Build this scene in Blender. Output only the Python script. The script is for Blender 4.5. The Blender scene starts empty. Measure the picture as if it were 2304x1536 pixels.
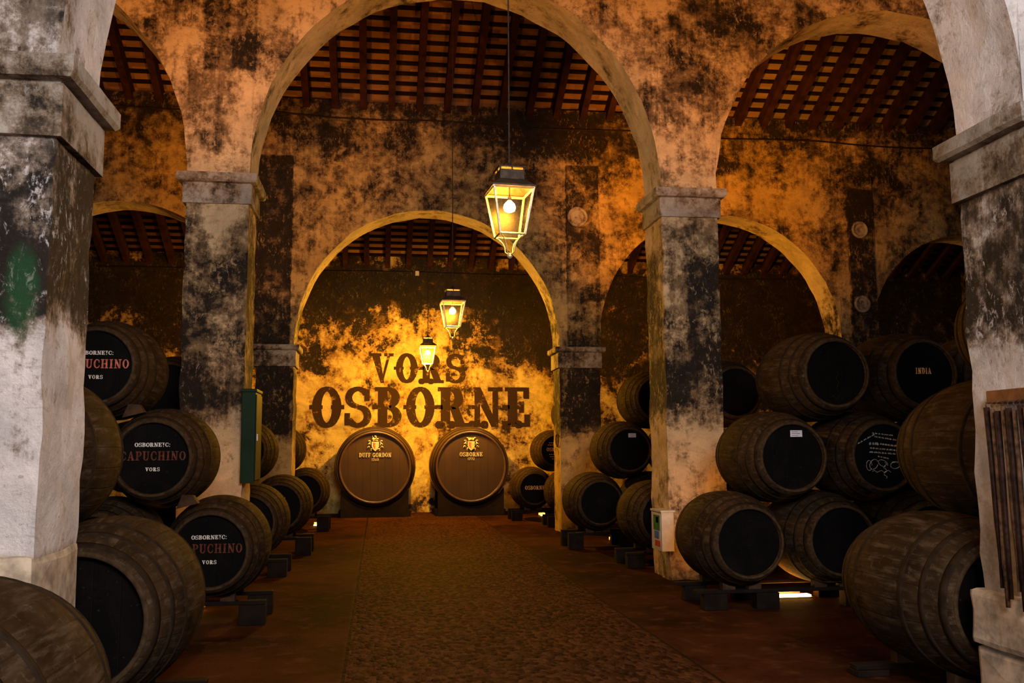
import bpy, bmesh, math, random
from mathutils import Vector, Matrix, noise
random.seed(5)
PI = math.pi
C = bpy.context.scene.collection
sc = bpy.context.scene

# ------------------------------------------------------------ camera, world, light, exposure
F_PX, YAW, PITCH, ROLL, EYE = 2113.2, .1413, .1137, -.0067, 1.6
cam_d = bpy.data.cameras.new('camera'); cam = bpy.data.objects.new('camera', cam_d); C.objects.link(cam)
cam_d.sensor_width = 36; cam_d.lens = 36*F_PX/2304; cam_d.clip_start = .05
_f = Vector((math.sin(YAW)*math.cos(PITCH), math.cos(YAW)*math.cos(PITCH), math.sin(PITCH)))
_r = Vector((math.cos(YAW), -math.sin(YAW), 0)); _u = _r.cross(_f)
_c, _s = math.cos(ROLL), math.sin(ROLL)
_r2 = _r*_c + _u*_s; _u2 = _u*_c - _r*_s
M3 = Matrix((_r2, _u2, -_f)).transposed()
cam.matrix_world = Matrix.Translation((0, 0, EYE)) @ M3.to_4x4()
sc.camera = cam
w = bpy.data.worlds.new('world'); sc.world = w; w.use_nodes = True
w.node_tree.nodes['Background'].inputs[0].default_value = (.55, .68, 1, 1)
w.node_tree.nodes['Background'].inputs[1].default_value = .015
sc.view_settings.view_transform = 'Standard'; sc.view_settings.look = 'None'
sc.view_settings.gamma = 1; sc.view_settings.use_curve_mapping = False
sc.view_settings.exposure = 0.0
try: sc.cycles.use_denoising = True
except Exception: pass

def area(name, loc, target, sx, sy, power, color):
    d = bpy.data.lights.new(name, 'AREA'); d.shape = 'RECTANGLE'; d.size = sx; d.size_y = sy
    d.energy = power; d.color = color
    o = bpy.data.objects.new(name, d); C.objects.link(o); o.location = loc
    o.rotation_euler = (Vector(target)-Vector(loc)).to_track_quat('-Z', 'Y').to_euler(); return o
def spot(name, loc, target, power, color, angle=80, blend=.8, r=.06):
    d = bpy.data.lights.new(name, 'SPOT'); d.energy = power; d.color = color
    d.spot_size = math.radians(angle); d.spot_blend = blend; d.shadow_soft_size = r
    o = bpy.data.objects.new(name, d); C.objects.link(o); o.location = loc
    o.rotation_euler = (Vector(target)-Vector(loc)).to_track_quat('-Z', 'Y').to_euler(); return o
# unseen area lights added behind the camera, standing in for daylight on the piers
area('daylight_fill', (1.4, -2.2, 4.6), (.9, 8, 2.2), 3.2, 1.8, 680, (1.0, .91, .90))
area('right_pier_fill', (-4.2, -2.0, 3.0), (3.2, 5, 3.2), 2.0, 2.2, 150, (1.0, .92, .92))  # added fill aimed at the right front pier
area('far_right_fill', (8, -2.5, 2.6), (3.5, 6, 2.2), 2.0, 2.6, 70, (.7, .82, 1.0))  # added cool fill for the right side
# orange uplighters standing on the capitals
OR = (1.0, .33, .018); YE = (1.0, .47, .030)
for (x, y, z, tx, ty, tz, p) in [(-1.9, 5.5, 3.72, -2.3, 11.2, 8.6, 1500), (3.9, 5.5, 3.72, 4.4, 11.2, 8.4, 1500),
                                 (-1.9, 12.3, 4.98, -2.0, 17.9, 7.3, 650), (3.9, 12.3, 4.98, 6.3, 17.9, 7.0, 1900),
                                 (3.9, 18.95, 3.75, 5.0, 24.4, 6.0, 380), (-1.9, 18.95, 3.75, -3, 24.4, 5.0, 420)]:
    spot('capital_uplighter', (x, y, z), (tx, ty, tz), p, OR, 70)
# unseen fill spots added for the two great casks and the painted name
spot('cask_wall_fill', (1.1, 21.5, 5.6), (1.1, 24.2, 1.9), 200, YE, 95, .9, .1)
for cx in (-.07, 2.23): spot('cask_head_fill', (cx+.1, 22.15, 3.1), (cx, 22.9, 1.75), 210, (1.0, .62, .22), 62, 1.0, .04)  # added to brighten the tops of the cask heads

# ------------------------------------------------------------ node helpers
class NT:
    def __init__(s, name):
        m = bpy.data.materials.new(name); m.use_nodes = True; s.m = m; s.t = m.node_tree
        s.t.nodes.clear(); s.out = s.t.nodes.new('ShaderNodeOutputMaterial')
    def n(s, typ, **k):
        nd = s.t.nodes.new(typ)
        for a, b in k.items(): setattr(nd, a, b)
        return nd
    def put(s, inp, v):
        if hasattr(v, 'links') or isinstance(v, bpy.types.NodeSocket): s.t.links.new(v, inp)
        elif isinstance(v, (tuple, list)) and len(v) == 3 and inp.type == 'RGBA': inp.default_value = (*v, 1)
        else: inp.default_value = v
    def math(s, op, a, b=0.0, c=None, clamp=False):
        nd = s.n('ShaderNodeMath', operation=op, use_clamp=clamp); s.put(nd.inputs[0], a); s.put(nd.inputs[1], b)
        if c is not None: s.put(nd.inputs[2], c)
        return nd.outputs[0]
    def vec(s, op, a, b):
        nd = s.n('ShaderNodeVectorMath', operation=op); s.put(nd.inputs[0], a); s.put(nd.inputs[1], b); return nd.outputs[0]
    def noise(s, v, scale, detail=6, rough=.6, dist=0):
        nd = s.n('ShaderNodeTexNoise'); s.put(nd.inputs['Vector'], v); nd.inputs['Scale'].default_value = scale
        nd.inputs['Detail'].default_value = detail; nd.inputs['Roughness'].default_value = rough; nd.inputs['Distortion'].default_value = dist
        return nd.outputs[0]
    def step(s, v, a, b):
        nd = s.n('ShaderNodeMapRange', interpolation_type='SMOOTHSTEP'); s.put(nd.inputs[0], v); s.put(nd.inputs[1], a); s.put(nd.inputs[2], b)
        return nd.outputs[0]
    def mix(s, f, a, b):
        nd = s.n('ShaderNodeMix', data_type='RGBA'); s.put(nd.inputs[0], f); s.put(nd.inputs[6], a); s.put(nd.inputs[7], b); return nd.outputs[2]
    def xyz(s, v):
        nd = s.n('ShaderNodeSeparateXYZ'); s.put(nd.inputs[0], v); return nd.outputs
    def ramp(s, v, stops):
        nd = s.n('ShaderNodeValToRGB'); s.put(nd.inputs[0], v); e = nd.color_ramp.elements
        while len(e) > 1: e.remove(e[0])
        e[0].position = stops[0][0]; c = stops[0][1]; e[0].color = (*c, 1) if isinstance(c, tuple) else (c, c, c, 1)
        for p, c in stops[1:]:
            k = e.new(p); k.color = (*c, 1) if isinstance(c, tuple) else (c, c, c, 1)
        return nd.outputs[0]
    def bump(s, h, strength=.5, dist=.02):
        nd = s.n('ShaderNodeBump'); nd.inputs['Strength'].default_value = strength; nd.inputs['Distance'].default_value = dist
        s.put(nd.inputs['Height'], h); return nd.outputs[0]
    def bsdf(s, col, rough=.8, metal=0, normal=None, spec=.5, emis=None, es=0):
        b = s.n('ShaderNodeBsdfPrincipled'); s.put(b.inputs['Base Color'], col); s.put(b.inputs['Roughness'], rough)
        s.put(b.inputs['Metallic'], metal); b.inputs['Specular IOR Level'].default_value = spec
        if normal is not None: s.put(b.inputs['Normal'], normal)
        if emis: b.inputs['Emission Color'].default_value = (*emis, 1); b.inputs['Emission Strength'].default_value = es
        s.t.links.new(b.outputs[0], s.out.inputs[0]); return s.m
def simple(name, col, rough=.6, metal=0, scale=9, var=.35, spec=.12, emis=None, es=0):
    k = NT(name); co = k.n('ShaderNodeTexCoord').outputs['Object']
    nz = k.noise(co, scale, 4, .6)
    c = k.mix(k.step(nz, .3, .7), tuple(v*(1-var) for v in col), tuple(min(1, v*(1+var)) for v in col))
    return k.bsdf(c, rough, metal, k.bump(nz, .25, .01), spec, emis, es)

def plaster(name, zst, light, mid=(.17, .10, .045), dark=(.012, .008, .0055), spots=(), rects=(), scale=1.45, drip=.5, sharp=.10, extra=None, bumps=.7, flake=.5):
    """whitewash over masonry with black mould; zst = [(z, cover 0..1)], spots = (x, z, rx, rz, amount)"""
    k = NT(name); P = k.n('ShaderNodeNewGeometry').outputs['Position']
    x, y, z = k.xyz(P)
    big = k.noise(P, scale, 12, .68, .35)
    fine = k.noise(P, scale*5, 10, .78)
    mp = k.n('ShaderNodeMapping'); k.put(mp.inputs[0], P); mp.inputs['Scale'].default_value = (7, 7, .55)
    drp = k.noise(mp.outputs[0], 1.3, 7, .7)
    cov = k.ramp(k.math('DIVIDE', z, 10), [(a/10, b) for a, b in zst])
    for (sx, sz, rx, rz, am) in spots:
        dx = k.math('DIVIDE', k.math('SUBTRACT', x, sx), rx); dz = k.math('DIVIDE', k.math('SUBTRACT', z, sz), rz)
        d = k.math('ADD', k.math('MULTIPLY', dx, dx), k.math('MULTIPLY', dz, dz))
        cov = k.math('ADD', cov, k.math('MULTIPLY', k.math('SUBTRACT', 1, k.step(d, .25, 1.6)), am))
    wob = k.math('MULTIPLY', k.math('SUBTRACT', k.noise(P, 6, 5, .7), .5), .12)
    for (xa, xb, za, zb, am) in rects:
        xw = k.math('ADD', x, wob); zw = k.math('ADD', z, wob)
        bx = k.math('MULTIPLY', k.step(xw, xa-.02, xa+.02), k.math('SUBTRACT', 1, k.step(xw, xb-.02, xb+.02)))
        bz = k.math('MULTIPLY', k.step(zw, za-.03, za+.03), k.math('SUBTRACT', 1, k.step(zw, zb-.03, zb+.03)))
        cov = k.math('ADD', cov, k.math('MULTIPLY', k.math('MULTIPLY', bx, bz), am))
    # field: 0.5 centred, stretched
    f = k.math('ADD', k.math('MULTIPLY', k.math('SUBTRACT', big, .5), 2.1), k.math('MULTIPLY', k.math('SUBTRACT', fine, .5), 1.7))
    f = k.math('ADD', f, k.math('MULTIPLY', k.math('SUBTRACT', drp, .5), drip))
    f = k.math('ADD', f, .5)
    m = k.math('SUBTRACT', cov, f)                       # >0 mould
    soft = k.noise(P, 2.3, 4, .6)
    s1 = k.math('MULTIPLY', k.step(m, -sharp, sharp*2.6), k.step(k.math('ADD', soft, k.math('MULTIPLY', fine, .5)), .42, .74))
    s1 = k.math('MAXIMUM', s1, k.step(m, .12, .34))
    s2 = k.step(m, -.34, .04)
    vv = k.noise(P, 1.7, 10, .72, .5)
    mp2 = k.n('ShaderNodeMapping'); k.put(mp2.inputs[0], P); mp2.inputs['Scale'].default_value = (2.2, 2.2, 5)
    trowel = k.noise(mp2.outputs[0], 2.4, 8, .7, .8)
    L = k.mix(k.step(vv, .32, .66), tuple(c*.60 for c in light), light)
    L = k.mix(k.math('MULTIPLY', k.step(trowel, .54, .72), .38), L, mid)
    pits = k.noise(P, 34, 3, .6)
    L = k.mix(k.math('MULTIPLY', k.step(pits, .62, .72), .4), L, mid)
    col = k.mix(k.math('MULTIPLY', s2, .80), L, mid)
    col = k.mix(k.math('MULTIPLY', k.step(drp, .54, .68), k.math('MULTIPLY', s2, .65)), col, tuple(c*2.2 for c in dark))
    dk = k.mix(k.step(fine, .35, .8), dark, tuple(c*3.0 for c in dark))
    col = k.mix(s1, col, dk)
    mp3 = k.n('ShaderNodeMapping'); k.put(mp3.inputs[0], P); mp3.inputs['Scale'].default_value = (1.5, 1.5, .8)
    fl = k.noise(mp3.outputs[0], 13, 10, .8, .6)         # flakes of bare lime showing through the mould
    fl = k.math('ADD', fl, k.math('MULTIPLY', k.math('SUBTRACT', soft, .5), .35))
    col = k.mix(k.math('MULTIPLY', k.step(fl, .56, .64), flake), col, tuple(c*.8 for c in light))
    mg = k.noise(mp3.outputs[0], 21, 6, .75)             # fine black specks in the whitewash
    col = k.mix(k.math('MULTIPLY', k.step(mg, .60, .68), k.math('MULTIPLY', s2, .8)), col, tuple(c*1.5 for c in dark))
    if extra: col = extra(k, P, x, y, z, col, big, fine)
    h = k.math('ADD', k.math('MULTIPLY', fine, .6), k.math('ADD', k.math('MULTIPLY', big, 1.5), k.math('MULTIPLY', pits, .16)))
    return k.bsdf(col, k.math('ADD', .72, k.math('MULTIPLY', s1, .1)), 0, k.bump(h, bumps, .07), .3)

def green_patch(k, P, x, y, z, col, big, fine):
    dx = k.math('DIVIDE', k.math('SUBTRACT', x, -1.66), .085); dz = k.math('DIVIDE', k.math('SUBTRACT', z, 2.34), .24)
    d = k.math('ADD', k.math('MULTIPLY', dx, dx), k.math('MULTIPLY', dz, dz))
    front = k.math('LESS_THAN', y, 4.70)
    g = k.math('MULTIPLY', k.math('SUBTRACT', 1, k.step(k.math('ADD', d, k.math('MULTIPLY', fine, 2.6)), 1.5, 2.5)), front)
    col = k.mix(k.math('MULTIPLY', g, .7), col, (.010, .075, .022))
    # bare brown stone of the plinth
    pl = k.math('SUBTRACT', 1, k.step(k.math('ADD', z, k.math('MULTIPLY', big, .1)), 1.15, 1.2))
    return k.mix(k.math('MULTIPLY', pl, .8), col, k.mix(k.step(fine, .35, .65), (.24, .17, .11), (.5, .4, .29)))

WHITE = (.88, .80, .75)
M = {}
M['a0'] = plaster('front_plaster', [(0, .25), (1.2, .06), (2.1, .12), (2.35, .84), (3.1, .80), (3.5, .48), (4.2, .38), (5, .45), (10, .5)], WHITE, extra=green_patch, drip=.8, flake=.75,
                  spots=[(3.6, 2.6, .5, .5, -.12), (3.5, 4.3, .5, 1.1, -.4)])
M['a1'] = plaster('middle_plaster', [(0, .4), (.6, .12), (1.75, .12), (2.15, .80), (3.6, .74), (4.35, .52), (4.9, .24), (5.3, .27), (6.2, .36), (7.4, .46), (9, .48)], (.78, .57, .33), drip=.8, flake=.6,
                  rects=[(-2.12, -1.5, 6.15, 9.5, .22)],
                  spots=[(4.6, 6.9, 1.1, 1.0, .14), (3.9, 4.25, .6, .3, -.2), (3.66, 3.2, .16, 1.0, -.2), (-1.9, 4.4, .2, .25, -.3), (-3.2, 7.6, 1.2, .8, -.2)])
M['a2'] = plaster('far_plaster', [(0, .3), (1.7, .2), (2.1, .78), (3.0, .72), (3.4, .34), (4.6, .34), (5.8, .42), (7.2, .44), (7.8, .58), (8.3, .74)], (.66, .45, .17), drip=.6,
                  rects=[(-2.33, -1.66, 1.9, 7.2, .42), (3.64, 4.31, 1.9, 7.2, .24), (9.58, 10.14, 1.9, 6.9, .42)],
                  spots=[(3.3, 7.8, 1.3, .5, .45), (6.6, 7.3, .6, .25, .3), (10, 6.9, 1.2, .6, .2), (2.2, 6.9, 1.3, .6, .06), (-.6, 7.6, .7, .4, .12), (7.2, 6.9, 2.2, .6, -.1)])
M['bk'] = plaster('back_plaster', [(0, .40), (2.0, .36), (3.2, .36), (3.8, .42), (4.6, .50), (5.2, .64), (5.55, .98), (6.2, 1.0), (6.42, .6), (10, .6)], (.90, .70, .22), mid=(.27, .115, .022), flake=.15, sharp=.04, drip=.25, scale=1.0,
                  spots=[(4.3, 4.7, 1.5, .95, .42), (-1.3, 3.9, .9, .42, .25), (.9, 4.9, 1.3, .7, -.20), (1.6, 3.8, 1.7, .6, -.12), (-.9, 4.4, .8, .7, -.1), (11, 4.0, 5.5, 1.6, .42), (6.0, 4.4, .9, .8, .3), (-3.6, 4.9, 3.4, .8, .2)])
M['soffit'] = plaster('soffit_plaster', [(0, .2), (1.8, .2), (2.3, .55), (4.3, .5), (4.8, .16), (10, .16)], (.74, .60, .42), scale=1.2, drip=.3, sharp=.06, bumps=.5)
M['soffit0'] = plaster('front_soffit_plaster', [(0, .25), (1.2, .06), (2.1, .12), (2.35, .84), (3.1, .8), (3.4, .2), (10, .16)], WHITE, scale=1.5, drip=.6, sharp=.08, bumps=.6)
M['cap'] = plaster('capital_plaster', [(0, .3), (10, .3)], (.50, .44, .37), scale=1.6, drip=.5, sharp=.09)
M['side'] = plaster('side_plaster', [(0, .4), (10, .6)], (.5, .4, .3))

def mat_floor():
    k = NT('floor_stone'); P = k.n('ShaderNodeNewGeometry').outputs['Position']; x, y, z = k.xyz(P)
    a = k.noise(P, .55, 8, .65, .4); b = k.noise(P, 4, 8, .7)
    mp = k.n('ShaderNodeMapping'); k.put(mp.inputs[0], P); mp.inputs['Scale'].default_value = (1, .55, 1)
    v = k.n('ShaderNodeTexVoronoi', feature='F1'); k.put(v.inputs['Vector'], mp.outputs[0]); v.inputs['Scale'].default_value = 27
    peb = k.step(v.outputs[0], .12, .62)
    lane = k.math('MULTIPLY', k.step(x, -.28, -.2), k.math('SUBTRACT', 1, k.step(x, 2.3, 2.4)))
    col = k.mix(k.step(a, .36, .66), (.020, .0060, .0022), (.070, .022, .0075))
    col = k.mix(k.step(b, .5, .72), col, (.095, .036, .015))
    pc = k.mix(k.step(k.noise(v.outputs['Position'], 20, 1), .35, .7), (.014, .0052, .0025), (.135, .056, .026))
    col = k.mix(k.math('MULTIPLY', lane, .6), col, pc)
    seam = k.math('ADD', k.math('LESS_THAN', k.math('ABSOLUTE', k.math('ADD', x, .23)), .012), k.math('LESS_THAN', k.math('ABSOLUTE', k.math('SUBTRACT', x, 2.36)), .013))
    cross = k.math('LESS_THAN', k.math('ABSOLUTE', k.math('SUBTRACT', k.math('PINGPONG', k.math('ADD', y, k.math('MULTIPLY', k.math('SIGN', k.math('SUBTRACT', x, 2.36)), .4)), 1.45), .7)), .006)
    outl = k.math('SUBTRACT', 1, lane)
    col = k.mix(k.math('MULTIPLY', seam, .85), col, (.012, .007, .004))
    col = k.mix(k.math('MULTIPLY', k.math('MULTIPLY', cross, outl), .5), col, (.015, .009, .006))
    h = k.math('ADD', k.math('MULTIPLY', k.math('MULTIPLY', peb, lane), -.55), k.math('ADD', k.math('MULTIPLY', b, .5), k.math('MULTIPLY', k.noise(P, 60, 2), .25)))
    h = k.math('SUBTRACT', h, k.math('MULTIPLY', seam, .8))
    ro = k.math('ADD', .60, k.math('MULTIPLY', b, .3))
    return k.bsdf(col, ro, 0, k.bump(h, .9, .02), .02)
M['floor'] = mat_floor()

def mat_barrel():
    k = NT('dusty_oak_staves'); tc = k.n('ShaderNodeTexCoord').outputs['Object']; rnd = k.n('ShaderNodeObjectInfo').outputs['Random']
    x, y, z = k.xyz(tc)
    ang = k.math('ADD', k.math('DIVIDE', k.math('ARCTAN2', z, x), 2*PI), k.math('ADD', 2, rnd))
    fr = k.math('FRACT', k.math('MULTIPLY', ang, 26))
    gap = k.math('SUBTRACT', 1, k.step(k.math('MINIMUM', fr, k.math('SUBTRACT', 1, fr)), .0, .05))
    wid = k.math('FLOOR', k.math('MULTIPLY', ang, 26))
    wn = k.n('ShaderNodeTexWhiteNoise', noise_dimensions='1D'); k.put(wn.inputs['W'], wid)
    cv = k.n('ShaderNodeCombineXYZ'); k.put(cv.inputs[0], k.math('MULTIPLY', rnd, 37)); off = k.vec('ADD', tc, cv.outputs[0])
    a = k.noise(off, 2.6, 8, .65, .6)
    mp = k.n('ShaderNodeMapping'); k.put(mp.inputs[0], off); mp.inputs['Scale'].default_value = (9, 1.2, 9)
    g = k.noise(mp.outputs[0], 3, 6, .65)
    col = k.mix(k.step(a, .3, .7), (.013, .0072, .0034), (.052, .029, .013))
    col = k.mix(k.math('MULTIPLY', wn.outputs[0], .25), col, (.03, .019, .011))
    col = k.mix(k.step(g, .45, .75), col, (.09, .06, .034))
    col = k.mix(k.math('MULTIPLY', gap, .4), col, (.014, .009, .005))
    # faint rings of dust and rust either side of each band
    col = k.mix(k.math('MULTIPLY', k.step(k.noise(off, 30, 3), .6, .7), .3), col, (.13, .10, .07))
    return k.bsdf(col, .78, 0, k.bump(k.math('SUBTRACT', k.math('MULTIPLY', g, .5), gap), .3, .008), .04)
M['stave'] = mat_barrel()
def mat_head():
    k = NT('black_painted_head'); tc = k.n('ShaderNodeTexCoord').outputs['Object']; rnd = k.n('ShaderNodeObjectInfo').outputs['Random']
    x, y, z = k.xyz(tc)
    fr = k.math('FRACT', k.math('ADD', k.math('MULTIPLY', x, 7.5), .5))
    gap = k.math('SUBTRACT', 1, k.step(k.math('MINIMUM', fr, k.math('SUBTRACT', 1, fr)), 0, .03))
    cv = k.n('ShaderNodeCombineXYZ'); k.put(cv.inputs[0], k.math('MULTIPLY', rnd, 23)); off = k.vec('ADD', tc, cv.outputs[0])
    a = k.noise(off, 3.5, 9, .7, .8)
    col = k.mix(k.step(a, .38, .78), (.0022, .0017, .0016), (.006, .0044, .0036))
    col = k.mix(k.math('MULTIPLY', k.step(k.noise(off, 45, 2), .66, .74), .5), col, (.03, .026, .022))
    col = k.mix(k.math('MULTIPLY', gap, .6), col, (.003, .003, .003))
    return k.bsdf(col, .6, 0, k.bump(k.math('SUBTRACT', k.math('MULTIPLY', a, .3), gap), .3, .008), .05)
M['head'] = mat_head()
M['hoop'] = simple('dull_iron_hoop', (.020, .0115, .0055), .85, .0, 14, .4)
M['rim'] = simple('worn_rim_wood', (.042, .024, .011), .75, 0, 16, .5)
M['white'] = simple('white_paint', (.78, .74, .68), .7, 0, 30, .15)
M['red'] = simple('faded_red_paint', (.12, .032, .016), .7, 0, 22, .4)
M['redhi'] = simple('bright_red_paint', (.55, .14, .09), .6, 0, 22, .3)
M['tan'] = simple('tan_paint', (.80, .42, .16), .7, 0, 25, .3)
M['chalk'] = simple('white_chalk', (.52, .50, .48), .9, 0, 40, .4)
M['gold'] = simple('gilt_relief', (.85, .55, .12), .38, .7, 18, .3)
M['goldred'] = simple('red_enamel', (.5, .12, .04), .4, .3, 18, .3)
M['cask'] = simple('varnished_cask_wood', (.07, .034, .010), .42, .0, 3, .22, .5)
M['caskhead'] = simple('varnished_cask_head', (.050, .027, .008), .50, .0, 2.2, .12, .12)
M['darkwood'] = simple('dark_rack_timber', (.009, .005, .003), .75, 0, 7, .4)
M['midwood'] = simple('rack_wedge_timber', (.05, .026, .012), .75, 0, 9, .4)
M['rafter'] = simple('red_brown_rafter', (.040, .015, .010), .8, 0, 5, .4)
M['batten'] = simple('dark_batten', (.014, .007, .005), .85, 0, 6, .35)
M['iron'] = simple('lantern_iron', (.07, .05, .035), .5, .5, 20, .3)
M['brass'] = simple('pale_lantern_metal', (.72, .60, .38), .35, .6, 18, .15)
M['green'] = simple('dark_green_paint', (.004, .020, .008), .6, 0, 6, .2, .15)
M['boxw'] = simple('off_white_enamel', (.55, .50, .42), .5, 0, 8, .12)
M['paper'] = simple('pale_paper', (.62, .60, .68), .8, 0, 20, .08)
M['cane'] = simple('dark_cane', (.022, .009, .006), .6, 0, 24, .6)
M['cane2'] = simple('brown_cane', (.085, .042, .020), .65, 0, 24, .6)
M['board'] = simple('brown_board', (.20, .08, .03), .6, 0, 9, .3)
M['cable'] = simple('black_cable', (.02, .014, .01), .6)
M['rust'] = simple('rusty_iron', (.10, .055, .03), .7, .4, 12, .5)
M['stone'] = simple('rough_pier_stone', (.42, .33, .235), .9, 0, 9, .38)
M['sgreen'] = simple('sticker_green', (.03, .16, .04), .5); M['sblue'] = simple('sticker_blue', (.05, .13, .45), .5)
M['sred'] = simple('sticker_red', (.5, .04, .03), .5); M['syel'] = simple('sticker_yellow', (.6, .42, .08), .5)
M['bulb'] = NT('glowing_bulb').bsdf((1, .8, .5), .5, emis=(1, .72, .30), es=60)
M['led'] = NT('light_strip_glow').bsdf((1, .5, .1), .5, emis=(1, .50, .09), es=30)
def mat_tile():
    k = NT('clay_roof_tile'); P = k.n('ShaderNodeNewGeometry').outputs['Position']; x, y, z = k.xyz(P)
    cv = k.n('ShaderNodeCombineXYZ'); k.put(cv.inputs[0], k.math('FLOOR', k.math('MULTIPLY', x, 3.7))); k.put(cv.inputs[1], k.math('FLOOR', k.math('MULTIPLY', y, 4.5)))
    wn = k.n('ShaderNodeTexWhiteNoise', noise_dimensions='3D'); k.put(wn.inputs[0], cv.outputs[0])
    col = k.mix(wn.outputs[0], (.17, .080, .038), (.36, .19, .095))
    col = k.mix(k.step(k.noise(P, 5, 6, .7), .45, .7), col, (.25, .15, .085))
    g = k.step(x, 6, 9)
    col = k.mix(k.math('MULTIPLY', g, .5), col, (.26, .24, .12))
    return k.bsdf(col, .85, 0, k.bump(k.noise(P, 14, 4), .4, .02), .3)
M['tile'] = mat_tile()
def mat_glass():
    k = NT('thin_lantern_glass'); t = k.n('ShaderNodeBsdfTransparent'); t.inputs[0].default_value = (1, .95, .85, 1)
    g = k.n('ShaderNodeBsdfGlossy'); g.inputs['Roughness'].default_value = .45; g.inputs[0].default_value = (1, .9, .7, 1)
    mx = k.n('ShaderNodeMixShader'); mx.inputs[0].default_value = .012
    k.t.links.new(t.outputs[0], mx.inputs[1]); k.t.links.new(g.outputs[0], mx.inputs[2]); k.t.links.new(mx.outputs[0], k.out.inputs[0]); return k.m
M['glass'] = mat_glass()
def mat_sign():
    k = NT('worn_sign_paint'); P = k.n('ShaderNodeNewGeometry').outputs['Position']
    a = k.noise(P, 4.2, 9, .75, .4)
    col = k.mix(k.step(a, .56, .66), (.040, .020, .010), (.42, .24, .08))
    return k.bsdf(col, .85, 0, k.bump(a, .4, .02), .2)
M['sign'] = mat_sign()

# ------------------------------------------------------------ mesh helpers
def obj(name, bm, mat, parent=None, smooth=False, loc=None):
    me = bpy.data.meshes.new(name); bm.normal_update(); bm.to_mesh(me); bm.free()
    mats = mat if isinstance(mat, (list, tuple)) else [mat]
    for m_ in mats: me.materials.append(m_)
    if smooth:
        for p in me.polygons: p.use_smooth = True
    o = bpy.data.objects.new(name, me); C.objects.link(o)
    if parent is not None: o.parent = parent
    if loc: o.location = loc
    return o
def tag(o, label, cat, group=None):
    o['label'] = label; o['category'] = cat
    if group: o['group'] = group
    return o
def thing(name, label, cat, loc=(0, 0, 0), rz=0, group=None):
    o = bpy.data.objects.new(name, None); C.objects.link(o); o.empty_display_size = .1
    o.location = loc; o.rotation_euler = (0, 0, rz); return tag(o, label, cat, group)
def copy_tree(o, parent=None):
    c = o.copy(); C.objects.link(c); c.parent = parent
    for ch in list(o.children): copy_tree(ch, c)
    return c
def box(bm, a, b, bev=0, mi=0):
    xs, ys, zs = zip(a, b)
    vs = [bm.verts.new((xs[i], ys[j], zs[k])) for i in (0, 1) for j in (0, 1) for k in (0, 1)]
    fs = []
    for q in ((0, 1, 3, 2), (4, 6, 7, 5), (0, 4, 5, 1), (2, 3, 7, 6), (0, 2, 6, 4), (1, 5, 7, 3)):
        f = bm.faces.new([vs[i] for i in q]); f.material_index = mi; fs.append(f)
    if bev:
        es = list({e for f in fs for e in f.edges}); r = bmesh.ops.bevel(bm, geom=es, offset=bev, segments=2, affect='EDGES', profile=.6)
        for f in r['faces']: f.material_index = mi
    return vs
def lathe(bm, prof, n=48, axis='y', cx=0, cz=0, mi=0, close=False):
    """prof: list of (t along axis, radius)"""
    rings = []
    for t, r in prof:
        ring = []
        for i in range(n):
            a = 2*PI*i/n
            if axis == 'y': co = (cx+r*math.cos(a), t, cz+r*math.sin(a))
            else: co = (cx+r*math.cos(a), cz+r*math.sin(a), t)
            ring.append(bm.verts.new(co))
        rings.append(ring)
    m = len(rings)
    for j in range(m if close else m-1):
        A, B = rings[j], rings[(j+1) % m]
        for i in range(n):
            f = bm.faces.new((A[i], A[(i+1) % n], B[(i+1) % n], B[i])); f.material_index = mi
    return rings
def disc(bm, ring, mi=0):
    f = bm.faces.new(ring); f.material_index = mi; return f
def tube(bm, pts, r, n=8, r1=None):
    pts = [Vector(p) for p in pts]; rings = []
    up = Vector((0, 0, 1))
    for i, p in enumerate(pts):
        d = (pts[min(i+1, len(pts)-1)]-pts[max(i-1, 0)]).normalized()
        s = d.cross(up)
        if s.length < .05: s = d.cross(Vector((1, 0, 0)))
        s.normalize(); t = s.cross(d)
        rr = r if r1 is None else r+(r1-r)*i/(len(pts)-1)
        rings.append([bm.verts.new(p+s*rr*math.cos(2*PI*k/n)+t*rr*math.sin(2*PI*k/n)) for k in range(n)])
    for a, b in zip(rings, rings[1:]):
        for k in range(n): bm.faces.new((a[k], a[(k+1) % n], b[(k+1) % n], b[k]))
    bm.faces.new(rings[0][::-1]); bm.faces.new(rings[-1])
    bmesh.ops.recalc_face_normals(bm, faces=bm.faces)
def prism(bm, pts2, y0, y1, mi=0):
    """polygon in xz extruded along y"""
    A = [bm.verts.new((x, y0, z)) for x, z in pts2]; B = [bm.verts.new((x, y1, z)) for x, z in pts2]
    n = len(A); fs = [bm.faces.new(A), bm.faces.new(B[::-1])]
    for i in range(n): fs.append(bm.faces.new((A[i], B[i], B[(i+1) % n], A[(i+1) % n])))
    for f in fs: f.material_index = mi
    return fs

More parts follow.
